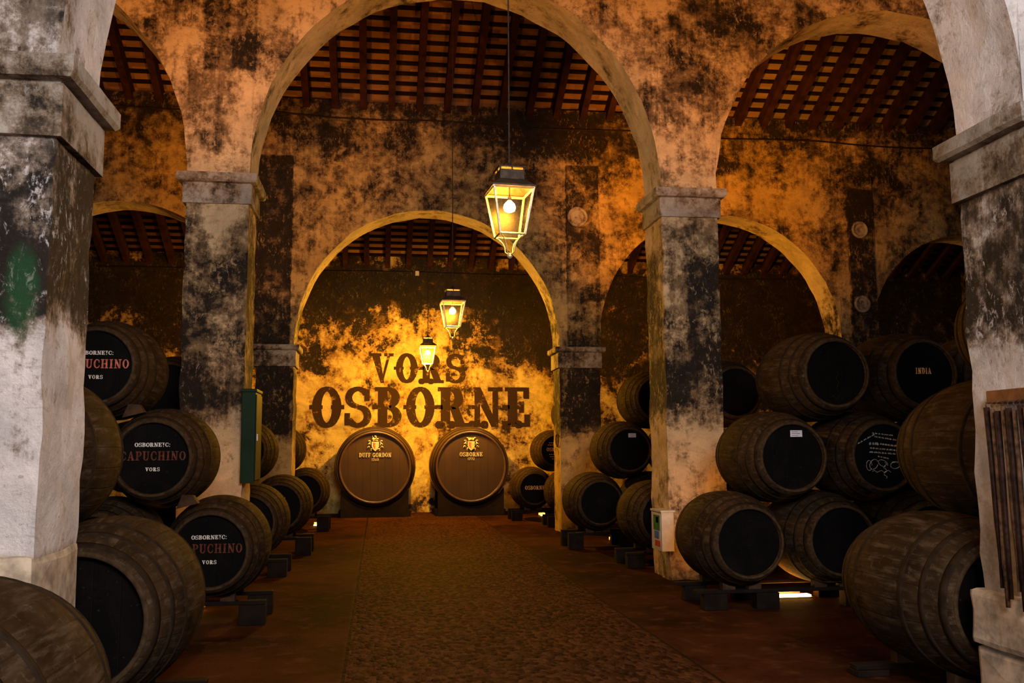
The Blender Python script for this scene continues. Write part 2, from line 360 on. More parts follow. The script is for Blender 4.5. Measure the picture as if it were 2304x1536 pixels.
# ------------------------------------------------------------ arcade walls
def jit(p, amp, sc_=3.0):
    n = noise.noise_vector(Vector(p)*sc_)*.7 + noise.noise_vector(Vector(p)*sc_*3.1)*.3
    return n*amp
def arcade(name, y0, y1, piers, arches, ztop, mat, amp, xmin, xmax, step=.12):
    """piers [(xa,xb)], arches [(xa,xb,zs,zc)] in order, wall from xmin to xmax"""
    bm = bmesh.new()
    cols = []       # (x, zbottom)
    def add(x, z): cols.append((x, z))
    NA = 44
    segs = sorted([(a, b, 0, 0, 'p') for a, b in piers]+[(a, b, zs, zc, 'a') for a, b, zs, zc in arches])
    for a, b, zs, zc, t in segs:
        if t == 'p':
            n = max(2, int((b-a)/step))
            cols.append(('P', [a+(b-a)*i/n for i in range(n+1)]))
        else:
            xs = []
            for i in range(NA+1):
                th = PI-PI*i/NA; cx = (a+b)/2; rx = (b-a)/2
                xs.append((cx+rx*math.cos(th), zs+(zc-zs)*math.sin(th)))
            cols.append(('A', xs))
    ny = max(2, int((y1-y0)/.14)); ys = [y0+(y1-y0)*i/ny for i in range(ny+1)]
    cache = {}
    def V(x, y, z):
        kx = (round(x, 4), round(y, 4), round(z, 4))
        if kx not in cache:
            p = Vector((x, y, z)); cache[kx] = bm.verts.new(p+jit(p, amp))
        return cache[kx]
    def quad(*v, mi=0):
        v2 = []
        for q in v:
            if q not in v2: v2.append(q)
        if len(v2) > 2:
            try: bm.faces.new(v2).material_index = mi
            except ValueError: pass
    zspring = min(a[2] for a in arches)
    NZ = 18
    for kind, data in cols:
        if kind == 'A':
            for (xa, za), (xb, zb) in zip(data, data[1:]):
                for y, fl in ((y0, 0), (y1, 1)):
                    for i in range(NZ):
                        q = [V(xa, y, za+(ztop-za)*i/NZ), V(xb, y, zb+(ztop-zb)*i/NZ), V(xb, y, zb+(ztop-zb)*(i+1)/NZ), V(xa, y, za+(ztop-za)*(i+1)/NZ)]
                        quad(*(q if not fl else q[::-1]))
                for yj, yk in zip(ys, ys[1:]): quad(V(xa, yj, za), V(xa, yk, za), V(xb, yk, zb), V(xb, yj, zb), mi=1)
        else:
            a, b = data[0], data[-1]
            # springing heights on both sides
            zl = [z for k2, d2 in cols if k2 == 'A' for x, z in (d2[-1],) if abs(x-a) < 1e-3]
            zr = [z for k2, d2 in cols if k2 == 'A' for x, z in (d2[0],) if abs(x-b) < 1e-3]
            zl = zl[0] if zl else ztop; zr = zr[0] if zr else ztop
            zmid = min(zl, zr)
            zz = [zmid*i/int(zmid/step) for i in range(int(zmid/step)+1)]
            zu = [zmid+(ztop-zmid)*i/NZ for i in range(1, NZ+1)]
            zs_all = zz+zu
            for xa, xb in zip(data, data[1:]):
                for z1, z2 in zip(zs_all, zs_all[1:]):
                    quad(V(xa, y0, z1), V(xb, y0, z1), V(xb, y0, z2), V(xa, y0, z2))
                    quad(V(xb, y1, z1), V(xa, y1, z1), V(xa, y1, z2), V(xb, y1, z2))
            for x, zlim, fl in ((a, zl, 0), (b, zr, 1)):
                zq = [z for z in zs_all if z <= zlim+1e-4]
                for z1, z2 in zip(zq, zq[1:]):
                    for yj, yk in zip(ys, ys[1:]):
                        q = [V(x, yj, z1), V(x, yj, z2), V(x, yk, z2), V(x, yk, z1)]
                        quad(*(q if not fl else q[::-1]))
    # top cap
    xs_all = []
    for kind, data in cols:
        for d in data: xs_all.append(d[0] if kind == 'A' else d)
    for xa, xb in zip(xs_all, xs_all[1:]):
        if abs(xa-xb) > 1e-4: quad(V(xa, y0, ztop), V(xb, y0, ztop), V(xb, y1, ztop), V(xa, y1, ztop))
    o = obj(name, bm, [mat, M['soffit0'] if name == 'wall_near' else M['soffit']]); o['kind'] = 'structure'
    return o
def capital(parent, xa, xb, y0, y1, zt, slab=.11, blk=.24, oh=.10, ob=.035, name='capital'):
    """slab with cyma under it, then a plain block"""
    bm = bmesh.new()
    prof = [(ob, zt-slab-blk), (ob, zt-slab-.012), (ob-.015, zt-slab-.010), (ob-.015, zt-slab), (oh*.8, zt-slab+.006), (oh, zt-slab+.028), (oh, zt)]
    rings = []
    for o_, z in prof:
        pts = [(xa-o_, y0-o_), (xb+o_, y0-o_), (xb+o_, y1+o_), (xa-o_, y1+o_)]
        ring = []
        for i in range(4):
            p, q = pts[i], pts[(i+1) % 4]
            for j in range(6):
                P = Vector((p[0]+(q[0]-p[0])*j/6, p[1]+(q[1]-p[1])*j/6, z)); ring.append(bm.verts.new(P+jit(P, .006, 4)))
        rings.append(ring)
    n = len(rings[0])
    for A, B in zip(rings, rings[1:]):
        for i in range(n): bm.faces.new((A[i], A[(i+1) % n], B[(i+1) % n], B[i]))
    bm.faces.new(rings[-1]); bm.faces.new(rings[0][::-1])
    return obj(name, bm, M['cap'], parent)

XL, XR = -1.55, 3.52
XMIN, XMAX = -11.0, 16.5
# nearest arcade
P0 = [(-2.35, XL), (3.57, 4.3)]
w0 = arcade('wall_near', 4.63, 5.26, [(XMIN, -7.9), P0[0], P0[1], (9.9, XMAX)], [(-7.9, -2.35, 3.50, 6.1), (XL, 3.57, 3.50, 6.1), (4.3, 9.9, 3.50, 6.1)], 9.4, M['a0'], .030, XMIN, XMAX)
for a, b in P0: capital(w0, a, b, 4.63, 5.26, 3.48, .11, .27)
# middle arcade
P1 = [(-2.27, XL), (3.52, 4.25)]
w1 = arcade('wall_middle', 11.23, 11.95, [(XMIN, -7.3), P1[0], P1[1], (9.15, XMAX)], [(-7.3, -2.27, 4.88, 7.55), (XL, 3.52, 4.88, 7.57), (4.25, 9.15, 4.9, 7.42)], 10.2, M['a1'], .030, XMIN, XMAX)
for a, b in P1: capital(w1, a, b, 11.23, 11.95, 4.86, .11, .25)
# far arcade
P2 = [(-2.27, -1.58), (3.48, 4.28), (9.35, 9.97)]
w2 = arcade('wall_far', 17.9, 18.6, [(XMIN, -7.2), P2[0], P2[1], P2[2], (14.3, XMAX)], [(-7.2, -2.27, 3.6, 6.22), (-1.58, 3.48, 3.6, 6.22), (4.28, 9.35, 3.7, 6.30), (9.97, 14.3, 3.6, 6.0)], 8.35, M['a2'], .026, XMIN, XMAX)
for a, b in P2: capital(w2, a, b, 17.9, 18.6, 3.56, .10, .30)
for a, b in ((-2.31, -1.66), (3.65, 4.30), (9.58, 10.14)):      # shallow buttress strips above the piers
    bm = bmesh.new()
    nz = 30
    for i in range(nz):
        z1, z2 = 3.6+3.6*i/nz, 3.6+3.6*(i+1)/nz
        f = [Vector((a, 17.86, z1)), Vector((b, 17.86, z1)), Vector((b, 17.86, z2)), Vector((a, 17.86, z2))]
        g = [Vector((p.x, 17.93, p.z)) for p in f]
        vf = [bm.verts.new(p+jit(p, .015)) for p in f]; vg = [bm.verts.new(p) for p in g]
        bm.faces.new(vf); bm.faces.new((vg[0], vf[0], vf[3], vg[3])); bm.faces.new((vf[1], vg[1], vg[2], vf[2]))
        if i == nz-1: bm.faces.new((vf[3], vf[2], vg[2], vg[3]))
    bmesh.ops.remove_doubles(bm, verts=bm.verts, dist=.0005)
    obj('buttress_strip', bm, M['a2'], w2)

# back and side walls, floor
def plane_wall(name, p, q, z1, mat, thick, y=None):
    bm = bmesh.new(); box(bm, p, q); o = obj(name, bm, mat); o['kind'] = 'structure'; return o
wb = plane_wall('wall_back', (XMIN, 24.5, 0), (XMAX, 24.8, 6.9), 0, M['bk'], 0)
plane_wall('wall_left', (XMIN-.3, -9, 0), (XMIN, 24.8, 9), 0, M['side'], 0)
plane_wall('wall_right', (XMAX, -9, 0), (XMAX+.3, 24.8, 9), 0, M['side'], 0)
bm = bmesh.new(); box(bm, (XMIN, -9, -.2), (XMAX, 24.8, 0)); fl = obj('floor', bm, M['floor']); fl['kind'] = 'structure'

# ------------------------------------------------------------ roofs
def slope(parent, yl, zl, yh, zh, rafters_x, lo=True):
    """one roof slope: eave at (yl,zl), ridge at (yh,zh)"""
    d = Vector((0, yh-yl, zh-zl)); L = d.length; u = d.normalized(); nrm = Vector((0, -u.z, u.y))
    if nrm.z > 0: nrm = -nrm                        # pointing down
    def slab(bm, x0, x1, t0, t1, h0, h1):
        vs = []
        for x in (x0, x1):
            for t in (t0, t1):
                for h in (h0, h1): vs.append(bm.verts.new(Vector((x, yl, zl))+u*t+nrm*h))
        for q in ((0, 1, 3, 2), (4, 6, 7, 5), (0, 4, 5, 1), (2, 3, 7, 6), (0, 2, 6, 4), (1, 5, 7, 3)): bm.faces.new([vs[i] for i in q])
        bmesh.ops.recalc_face_normals(bm, faces=bm.faces)
    bm = bmesh.new(); slab(bm, XMIN, XMAX, -.25, L, -.16, -.10); obj('tile_panel', bm, M['tile'], parent)
    for x in rafters_x:
        bm = bmesh.new(); slab(bm, x-.065, x+.065, -.1, L, -.055, .20); obj('rafter', bm, M['rafter'], parent)
    t = .12
    while t < L:
        bm = bmesh.new(); slab(bm, XMIN, XMAX, t-.030, t+.030, -.10, -.045); obj('batten', bm, M['batten'], parent); t += .245
def ceiling(y0, z0, y1, z1, rise, sides):
    ym = (y0+y1)/2; zr = max(z0, z1)+rise
    e = bpy.data.objects.new('ceiling', None); C.objects.link(e); e['kind'] = 'structure'
    xs = [XMIN+.3+.545*i for i in range(50) if XMIN+.3+.545*i < XMAX]
    slope(e, y1, z1, ym, zr, xs if 'f' in sides else []); slope(e, y0, z0, ym, zr, xs if 'n' in sides else [])
ceiling(5.26, 8.4, 11.23, 8.4, 1.5, '')
ceiling(11.95, 8.4, 17.9, 8.4, 1.58, 'f')
ceiling(18.6, 6.55, 24.5, 6.55, 1.56, 'f')
bm = bmesh.new(); box(bm, (XMIN, -9, 6.3), (XMAX, 4.63, 6.5)); o = obj('ceiling', bm, M['batten']); o['kind'] = 'structure'

# ------------------------------------------------------------ lettering
def ell(cx, cy, rx, ry, tx, ty, a0=0, a1=360):
    n = max(6, int(abs(a1-a0)/12)); out = []
    for i in range(n):
        p = []
        for a in (a0+(a1-a0)*i/n, a0+(a1-a0)*(i+1)/n):
            a = math.radians(a); p.append(((cx+rx*math.cos(a), cy+ry*math.sin(a)), (cx+(rx-tx)*math.cos(a), cy+(ry-ty)*math.sin(a))))
        out.append([p[0][0], p[1][0], p[1][1], p[0][1]])
    return out
def rc(x0, y0, x1, y1): return [[(x0, y0), (x1, y0), (x1, y1), (x0, y1)]]
G = {
 'O': (.70, ell(.35, .5, .35, .51, .19, .10)),
 'C': (.66, ell(.35, .5, .35, .51, .18, .10, 48, 312)+rc(.54, .62, .62, .92)+rc(.56, .12, .63, .36)),
 'G': (.72, ell(.35, .5, .35, .51, .18, .10, 48, 330)+rc(.54, .62, .62, .92)+rc(.47, .05, .66, .46)+rc(.38, .40, .72, .47)),
 'S': (.64, ell(.31, .74, .30, .27, .13, .10, 20, 270)+ell(.32, .27, .32, .28, .15, .10, 90, -165)+rc(.50, .66, .59, .95)+rc(.0, .05, .09, .34)),
 'B': (.68, rc(.08, 0, .28, 1)+rc(0, 0, .34, .09)+rc(0, .91, .34, 1)+rc(.2, .45, .34, .55)+ell(.32, .74, .28, .26, .17, .09, -90, 90)+ell(.32, .27, .33, .27, .18, .09, -90, 90)),
 'R': (.74, rc(.08, 0, .28, 1)+rc(0, 0, .38, .09)+rc(0, .91, .34, 1)+rc(.2, .44, .34, .53)+ell(.32, .72, .30, .28, .18, .09, -90, 90)+[[(.30, .5), (.50, .5), (.68, .05), (.48, .05)]]+rc(.46, 0, .76, .09)),
 'P': (.64, rc(.08, 0, .28, 1)+rc(0, 0, .38, .09)+rc(0, .91, .34, 1)+rc(.2, .42, .34, .51)+ell(.32, .71, .32, .29, .18, .09, -90, 90)),
 'N': (.78, rc(.10, 0, .20, 1)+rc(.58, 0, .68, 1)+[[(.02, 1), (.26, 1), (.68, 0), (.50, 0)]]+rc(0, 0, .32, .09)+rc(.46, .91, .80, 1)),
 'E': (.64, rc(.08, 0, .28, 1)+rc(0, .91, .60, 1)+rc(0, 0, .62, .09)+rc(.2, .45, .44, .54)+rc(.50, .72, .60, 1)+rc(.52, 0, .62, .30)+rc(.38, .36, .46, .64)),
 'F': (.60, rc(.08, 0, .28, 1)+rc(0, .91, .58, 1)+rc(0, 0, .38, .09)+rc(.2, .45, .44, .54)+rc(.50, .72, .58, 1)+rc(.38, .36, .46, .64)),
 'V': (.74, [[(.04, 1), (.27, 1), (.44, 0), (.32, 0)], [(.56, 1), (.66, 1), (.44, 0), (.36, 0)]]+rc(0, .91, .34, 1)+rc(.48, .91, .76, 1)),
 'Y': (.70, [[(.04, 1), (.26, 1), (.44, .48), (.28, .40)], [(.54, 1), (.64, 1), (.44, .42), (.34, .46)]]+rc(.26, 0, .45, .5)+rc(.17, 0, .54, .08)+rc(0, .92, .32, 1)+rc(.46, .92, .72, 1)),
 'A': (.76, [[(.32, 1), (.44, 1), (.70, 0), (.48, 0)], [(.32, 1), (.38, 1), (.18, 0), (.08, 0)]]+rc(.2, .28, .52, .36)+rc(0, 0, .28, .08)+rc(.42, 0, .78, .08)),
 'U': (.74, rc(.08, .25, .27, 1)+rc(.54, .25, .64, 1)+ell(.36, .27, .28, .28, .16, .10, 180, 360)+rc(0, .91, .36, 1)+rc(.45, .91, .74, 1)),
 'H': (.80, rc(.08, 0, .27, 1)+rc(.51, 0, .70, 1)+rc(.2, .45, .6, .54)+rc(0, 0, .35, .08)+rc(0, .92, .35, 1)+rc(.43, 0, .78, .08)+rc(.43, .92, .78, 1)),
 'I': (.38, rc(.09, 0, .28, 1)+rc(0, 0, .37, .08)+rc(0, .92, .37, 1)),
 'D': (.72, rc(.08, 0, .27, 1)+rc(0, 0, .34, .09)+rc(0, .91, .34, 1)+ell(.30, .5, .40, .50, .19, .09, -90, 90)),
 '1': (.34, rc(.12, 0, .27, 1)+rc(.03, 0, .34, .08)+rc(.02, .78, .2, .88)), '7': (.52, rc(0, .86, .5, 1)+[[(.34, .9), (.5, .9), (.30, 0), (.12, 0)]]),
 '2': (.54, ell(.26, .72, .25, .28, .13, .1, -30, 170)+[[(.34, .58), (.50, .62), (.20, .08), (.0, .08)]]+rc(0, 0, .52, .13)),
 '6': (.54, ell(.26, .30, .26, .30, .12, .09)+[[(.02, .36), (.14, .36), (.42, .96), (.34, 1)]]), '8': (.54, ell(.26, .27, .26, .28, .12, .09)+ell(.26, .75, .22, .25, .1, .08)),
 ',': (.2, rc(.0, .7, .14, .95)), ' ': (.35, []),
}
SPUR = rc(-.07, .455, .08, .545)
def letters(bm, text, xc, z0, width, height, yf, yb, gap=.10, spur=False, bold=0):
    """text spanning width, centred at xc, base z0; polygons as prisms from yb to yf"""
    tot = sum(G[c][0] for c in text)+gap*(len(text)-1); sx = width/tot; x = xc-width/2
    for i, ch in enumerate(text):
        wch, polys = G[ch]
        ps = list(polys)
        if spur and ch in 'OBRNE': ps += SPUR
        if spur and ch == 'O': ps += rc(.62, .455, .77, .545)+rc(.14, .46, .22, .54)+rc(.48, .46, .56, .54)
        if spur and ch in 'RNE':                      # bulb serifs at the foot
            ps += ell(.02, .05, .09, .09, .09, .09)
        if spur and ch in 'RNE': ps += ell(.34, .05, .08, .09, .08, .09)
        for j, pl in enumerate(ps):
            e = (j % 7)*.00012
            if bold:
                mx_ = sum(p[0] for p in pl)/len(pl); mz_ = sum(p[1] for p in pl)/len(pl)
                pl = [(px+math.copysign(bold, px-mx_), pz+math.copysign(bold*.35, pz-mz_)) for px, pz in pl]
            pts = [(x+px*sx, z0+pz*height) for px, pz in pl]
            prism(bm, pts, yf-e, yb)
        x += (wch+gap)*sx
def dots(bm, pts, r, yf, yb):
    for x, z in pts: prism(bm, [(x+r*math.cos(a*PI/3), z+r*math.sin(a*PI/3)) for a in range(6)], yf, yb)

# painted name on the back wall
bm = bmesh.new()
letters(bm, 'OSBORNE', 1.14, 2.18, 5.60, 1.02, 24.485, 24.52, .13, True, .025)
bmesh.ops.recalc_face_normals(bm, faces=bm.faces); obj('painted_lettering', bm, M['sign'], wb)
bm = bmesh.new()
letters(bm, 'VORS', 1.01, 3.32, 2.45, .76, 24.485, 24.52, .14, True, .025)
bmesh.ops.recalc_face_normals(bm, faces=bm.faces); obj('painted_lettering', bm, M['sign'], wb)

# ------------------------------------------------------------ barrels
B, R_, LEN = .475, .345, 1.25
def bprof(t):
    s = t/(LEN/2); return R_+(B-R_)*(1-abs(s)**2.1)
def barrel_proto():
    t = bpy.data.objects.new('wine_barrel', None); C.objects.link(t); t.empty_display_size = .1
    bm = bmesh.new(); n = 26
    pr = [(-LEN/2+LEN*i/n, bprof(-LEN/2+LEN*i/n)) for i in range(n+1)]
    lathe(bm, [(-LEN/2+.052, R_-.028)]+[(-LEN/2, R_-.022)]+pr+[(LEN/2, R_-.022), (LEN/2-.052, R_-.028)], 64)
    obj('staves', bm, M['stave'], t, True, (0, 0, B))
    for sgn in (-1, 1):
        bm = bmesh.new(); y = sgn*(LEN/2-.045)
        rings = lathe(bm, [(y, .0001), (y-sgn*.0, .12), (y, R_-.022)], 48)
        bmesh.ops.recalc_face_normals(bm, faces=bm.faces)
        obj('head', bm, M['head'], t, False, (0, 0, B))
        bm = bmesh.new(); y = sgn*LEN/2                  # worn wooden rim
        lathe(bm, [(y, R_-.024), (y+sgn*.004, R_-.018), (y+sgn*.004, R_-.004), (y, R_+.002), (y-sgn*.02, R_+.002), (y-sgn*.02, R_-.024)], 48, close=True)
        bmesh.ops.recalc_face_normals(bm, faces=bm.faces); obj('rim', bm, M['rim'], t, True, (0, 0, B))
        for yy, wd in ((LEN/2-.065, .045), (LEN/2-.20, .035), (LEN/2-.36, .035)):
            bm = bmesh.new(); a, b = sgn*yy-wd/2, sgn*yy+wd/2
            ra, rb = bprof(a)+.0035, bprof(b)+.0035
            lathe(bm, [(a, ra-.008), (a, ra), ((a+b)/2, (ra+rb)/2+.0015), (b, rb), (b, rb-.008)], 64, close=True)
            bmesh.ops.recalc_face_normals(bm, faces=bm.faces); obj('hoop', bm, M['hoop'], t, True, (0, 0, B))
    return t
YF = -LEN/2+.045
PROTO = barrel_proto(); first = [True]
def lettering_cap(root, hi):
    for kind, mat in (('w', M['white']), ('r', hi)):
        bm = bmesh.new()
        if kind == 'w':
            letters(bm, 'OSBORNE', -.045, .105, .235, .036, YF-.003, YF+.002, .05); letters(bm, 'Y', .088, .120, .022, .022, YF-.003, YF+.002); letters(bm, 'C', .118, .105, .03, .036, YF-.003, YF+.002)
            dots(bm, [(.142, .128), (.142, .108), (.088, .108)], .004, YF-.003, YF+.002)
            letters(bm, 'VORS', 0, -.115, .125, .034, YF-.003, YF+.002, .16)
        else: letters(bm, 'CAPUCHINO', 0, -.018, .57, .082, YF-.003, YF+.002, .13)
        bmesh.ops.recalc_face_normals(bm, faces=bm.faces)
        obj('painted_lettering', bm, mat, root, False, (0, 0, B))
def barrel(x, z, y, label, group, s=1.0, kind=None, dusty=0):
    """x,z = axis, y = plane of the front head"""
    if first[0]: r = PROTO; first[0] = False
    else:
        r = PROTO.copy(); C.objects.link(r)
        for ch in PARTS:
            c = ch.copy(); C.objects.link(c); c.parent = r
    r.scale = (s, s, s); r.location = (x, y+LEN/2*s, z-B*s); tag(r, label, 'barrel', group)
    return r
PARTS = list(PROTO.children)
def extra(root, kind):
    if kind == 'cap': lettering_cap(root, M['red'])
    if kind == 'caphi': lettering_cap(root, M['redhi'])
    bm = bmesh.new(); mat = M['chalk']; nm = 'painted_lettering'
    if kind == 'india': letters(bm, 'INDIA', 0, .0, .17, .062, YF-.003, YF+.002, .16); mat = M['tan']
    elif kind == 'osb':
        letters(bm, 'OSBORNE', 0, -.02, .44, .085, YF-.003, YF+.002, .1); mat = M['tan']
    elif kind == 'osb2':
        letters(bm, 'OSBORNE', 0, -.01, .42, .08, YF-.003, YF+.002, .1); mat = M['tan']
        for zz, wd in ((.17, .3), (.12, .36), (-.09, .3), (-.14, .26), (-.19, .18)):
            i = -wd/2
            while i < wd/2: prism(bm, [(i, zz), (i+.03, zz), (i+.03, zz+.016), (i, zz+.016)], YF-.003, YF+.002); i += .045
    elif kind == 'chalk':
        nm = 'chalk_writing'; rr = random.Random(3)
        for x0, x1, zz, sl, hh in ((-.26, -.10, .13, .5, .016), (-.10, .10, .235, -.12, .014), (-.08, .16, .20, -.16, .016), (-.14, -.04, .13, -.05, .03), (-.02, .28, .125, -.13, .02),
                                   (-.13, .28, .085, -.09, .017), (-.14, .28, .045, -.08, .017), (-.05, .05, .0, -.2, .016), (.10, .2, -.06, -.02, .012)):
            x = x0; zz0 = zz
            while x < x1:
                L = rr.uniform(.014, .04); n = int(L/.007)+1
                pts = []
                for i in range(n*2+1):
                    xx = x+L*i/(n*2); pts.append((xx, YF-.003, zz0+(xx-x0)*sl+(hh*.5 if i % 2 else -hh*.5)*rr.uniform(.5, 1)))
                tube(bm, pts, .0022, 4); x += L+rr.uniform(.008, .016)
        # signature: loops and a looping flourish
        for cx, cz, rx, rz, tl in ((-.10, -.08, .045, .05, .3), (0, -.07, .05, .035, -.4), (-.15, -.09, .03, .05, 0), (.13, -.09, .05, .035, .1)):
            tube(bm, [(cx+rx*math.cos(a/10*PI+tl), YF-.003, cz+rz*math.sin(a/10*PI+tl*2)) for a in range(0, 19)], .0022, 4)
        tube(bm, [(.02+.02*math.sin(i*1.7), YF-.003, -.06-.018*i) for i in range(10)], .0028, 4)
        tube(bm, [(-.12+.025*i, YF-.003, -.15+.012*math.sin(i*2.1)) for i in range(9)], .002, 4)
    elif kind == 'faint':
        nm = 'chalk_writing'; mat = M['rim']; rr = random.Random(9)
        tube(bm, [(.02+.012*math.sin(i*1.3), YF-.003, .02-.02*i) for i in range(11)], .0014, 4)
        tube(bm, [(-.05+.02*i, YF-.003, -.24+.02*math.sin(i*1.9)) for i in range(7)], .002, 4)
    elif kind == 'scribble':
        nm = 'chalk_writing'; mat = M['midwood']
        tube(bm, [(-.05+.02*i, YF-.003, .02+.03*math.sin(i*2.6)) for i in range(8)], .003, 4)
    elif kind in ('capw',):
        letters(bm, 'VORS', 0, -.115, .125, .034, YF-.003, YF+.002, .16); mat = M['white']
        letters(bm, 'OSBORNE', -.02, .105, .235, .036, YF-.003, YF+.002, .05)
    if len(bm.faces):
        bmesh.ops.recalc_face_normals(bm, faces=bm.faces); obj(nm, bm, mat, root, False, (0, 0, B))
    else: bm.free()
    if kind in ('tagR', 'tagL'):
        bm = bmesh.new(); box(bm, (-.01, YF-.004, .20), (.115, YF+.001, .265)); c = obj('paper_tag', bm, M['paper'], root, False, (0, 0, B)); c['label'] = 'small pale paper tag'
        bm = bmesh.new()
        for q in range(3): box(bm, (.005, YF-.0052, .248-q*.018), (.07+.02*(q % 2), YF-.0042, .252-q*.018))
        obj('printed_line', bm, M['red'], c)

GR1, GR0 = 'barrels stacked in the right aisle between the front and middle piers', 'large barrels beside the right front pier'
GL1, GL0 = 'painted barrels stacked in the left aisle', 'large barrels beside the left front pier'
T = [  # x, z, y, scale, kind, label, group
 (3.60, .675, 8.9, 1, None, 'dusty barrel with plain black head, bottom row against the right middle pier', GR1),
 (4.565, .675, 8.9, 1, None, 'bottom-row barrel with orange glow beneath, second from the right middle pier', GR1),
 (5.53, .675, 8.9, 1, None, 'third bottom-row barrel of the right stack, mostly in shadow behind the big cask', GR1),
 (4.083, 1.50, 8.9, 1, 'tagR', 'barrel with a pale paper tag, middle row in front of the right pier', GR1),
 (5.048, 1.50, 8.9, 1, 'chalk', 'barrel with white chalk writing and signature all over its black head', GR1),
 (6.013, 1.50, 8.9, 1, None, 'middle-row barrel hidden behind the chalk-signed one and the large near barrel', GR1),
 (4.58, 2.337, 8.9, 1, 'faint', 'topmost left barrel of the right stack, plain head with greenish sheen', GR1),
 (5.545, 2.337, 8.9, 1, 'india', 'top-row barrel with the word INDIA in orange on its head', GR1),
 (6.515, 2.337, 8.9, 1, None, 'top-row barrel peeping out just right of the INDIA barrel', GR1),
 (3.86, .62, 5.42, 1.12, None, 'large bottom barrel in shade beside the right front pier', GR0),
 (4.40, 1.56, 5.5, 1.12, None, 'large middle barrel bulging beside the right front pier above the floor one', GR0),
 (4.95, 2.50, 5.5, 1.12, None, 'large topmost barrel cut by the upper part of right front pier', GR0),
 (-1.50, .70, 8.9, 1, 'cap', 'lowest barrel lettered CAPUCHINO in dull red, beside the aisle on the left', GL1),
 (-2.50, .70, 8.9, 1, None, 'bottom-row barrel in the gap under the middle CAPUCHINO barrel', GL1),
 (-2.02, 1.535, 8.9, 1, 'cap', 'middle barrel lettered CAPUCHINO in dull red, under the top one', GL1),
 (-3.01, 1.53, 8.9, 1, None, 'middle-row barrel half hidden behind the left front pier', GL1),
 (-2.545, 2.37, 8.9, 1, 'caphi', 'top barrel lettered CAPUCHINO in bright pinkish red, beside the left front pier', GL1),
 (-1.62, .67, 5.5, 1.12, None, 'large dark-headed barrel on the floor right behind the left front pier', GL0),
 (-2.17, 1.58, 5.5, 1.12, None, 'large barrel bulging out behind the left front pier at mid height', GL0),
 (-1.53, .62, 2.95, 1.12, None, 'nearest barrel, at the bottom left corner of the photo', GL0),
]
GR2 = 'barrels in the right aisle behind the middle pier'; GL2 = 'barrels in the left aisle behind the middle pier'
GR3 = 'barrels beyond the far right pier'; GL3 = 'barrels beyond the far left pier'
T += [
 (3.80, .68, 12.25, 1, None, 'bottom barrel just behind the right middle pier and white box', GR2),
 (4.33, 1.51, 12.25, 1, None, 'middle-row barrel showing only its edge left of the right middle pier', GR2),
 (4.84, 2.35, 12.25, 1, None, 'top barrel peeping out just right of the right middle pier', GR2),
 (4.82, .68, 12.25, 1, None, 'hidden bottom barrel supporting the stack behind the right middle pier', GR2),
 (3.50, .74, 14.7, 1, 'scribble', 'bottom barrel with brown scrawl, against the far right pier', GR2),
 (3.985, 1.57, 14.7, 1, 'tagL', 'barrel with a pale paper tag, middle row between the two right piers', GR2),
 (4.47, 2.395, 14.7, 1, None, 'plain top barrel between the two right piers', GR2),
 (4.467, .74, 14.7, 1, None, 'shaded bottom barrel below the tagged one between the right piers', GR2),
 (4.952, 1.57, 14.7, 1, None, 'shaded middle-row barrel right of the tagged one', GR2),
 (3.44, .72, 20.7, 1, 'osb', 'small far barrel lettered OSBORNE, on the floor right of the great casks', GR3),
 (3.96, 1.55, 20.9, 1, 'osb2', 'far barrel lettered OSBORNE amid small lines, beside the far right pier', GR3),
 (4.46, .72, 20.9, 1, None, 'far bottom barrel hidden behind the far right pier', GR3),
 (3.93, .70, 18.95, 1, None, 'barrel tucked just behind the foot of the far right pier', GR3),
 (4.47, 2.385, 20.9, 1, None, 'orange-lit top barrel seen just right of the far right pier', GR3),
 (4.96, 1.55, 20.9, 1, None, 'shaded middle barrel beyond the far right pier', GR3),
 (-1.62, .70, 12.25, 1, None, 'bottom barrel below the green cabinet on the left', GL2),
 (-2.59, .70, 12.25, 1, None, 'bottom barrel hidden behind the left middle pier', GL2),
 (-2.11, 1.53, 12.25, 1, None, 'middle-row barrel hidden behind the left middle pier', GL2),
 (-3.11, 1.53, 12.25, 1, None, 'middle-row barrel left of the left middle pier in shade', GL2),
 (-2.62, 2.36, 12.25, 1, None, 'dark-headed barrel between the top CAPUCHINO barrel and the left middle pier', GL2),
 (-1.485, .75, 14.7, 1, 'capw', 'bottom barrel with faint white letters, before the far left pier', GL2),
 (-2.52, .75, 14.7, 1, None, 'bottom barrel behind the green cabinet', GL2),
 (-2.04, 1.59, 14.7, 1, None, 'middle-row barrel peeping out right of the green cabinet', GL2),
 (-1.43, .78, 18.95, 1, None, 'farthest bottom barrel on the left with dark head', GL3),
 (-2.40, .78, 18.95, 1, None, 'far bottom barrel hidden behind the far left pier', GL3),
 (-1.92, 1.61, 18.95, 1, 'scribble', 'barrel beyond the far left pier, upper row, with dark head', GL3),
]
for x, z, y, s, kind, lab, grp in T:
    r = barrel(x, z, y, lab, grp, s)
    if kind: extra(r, kind)

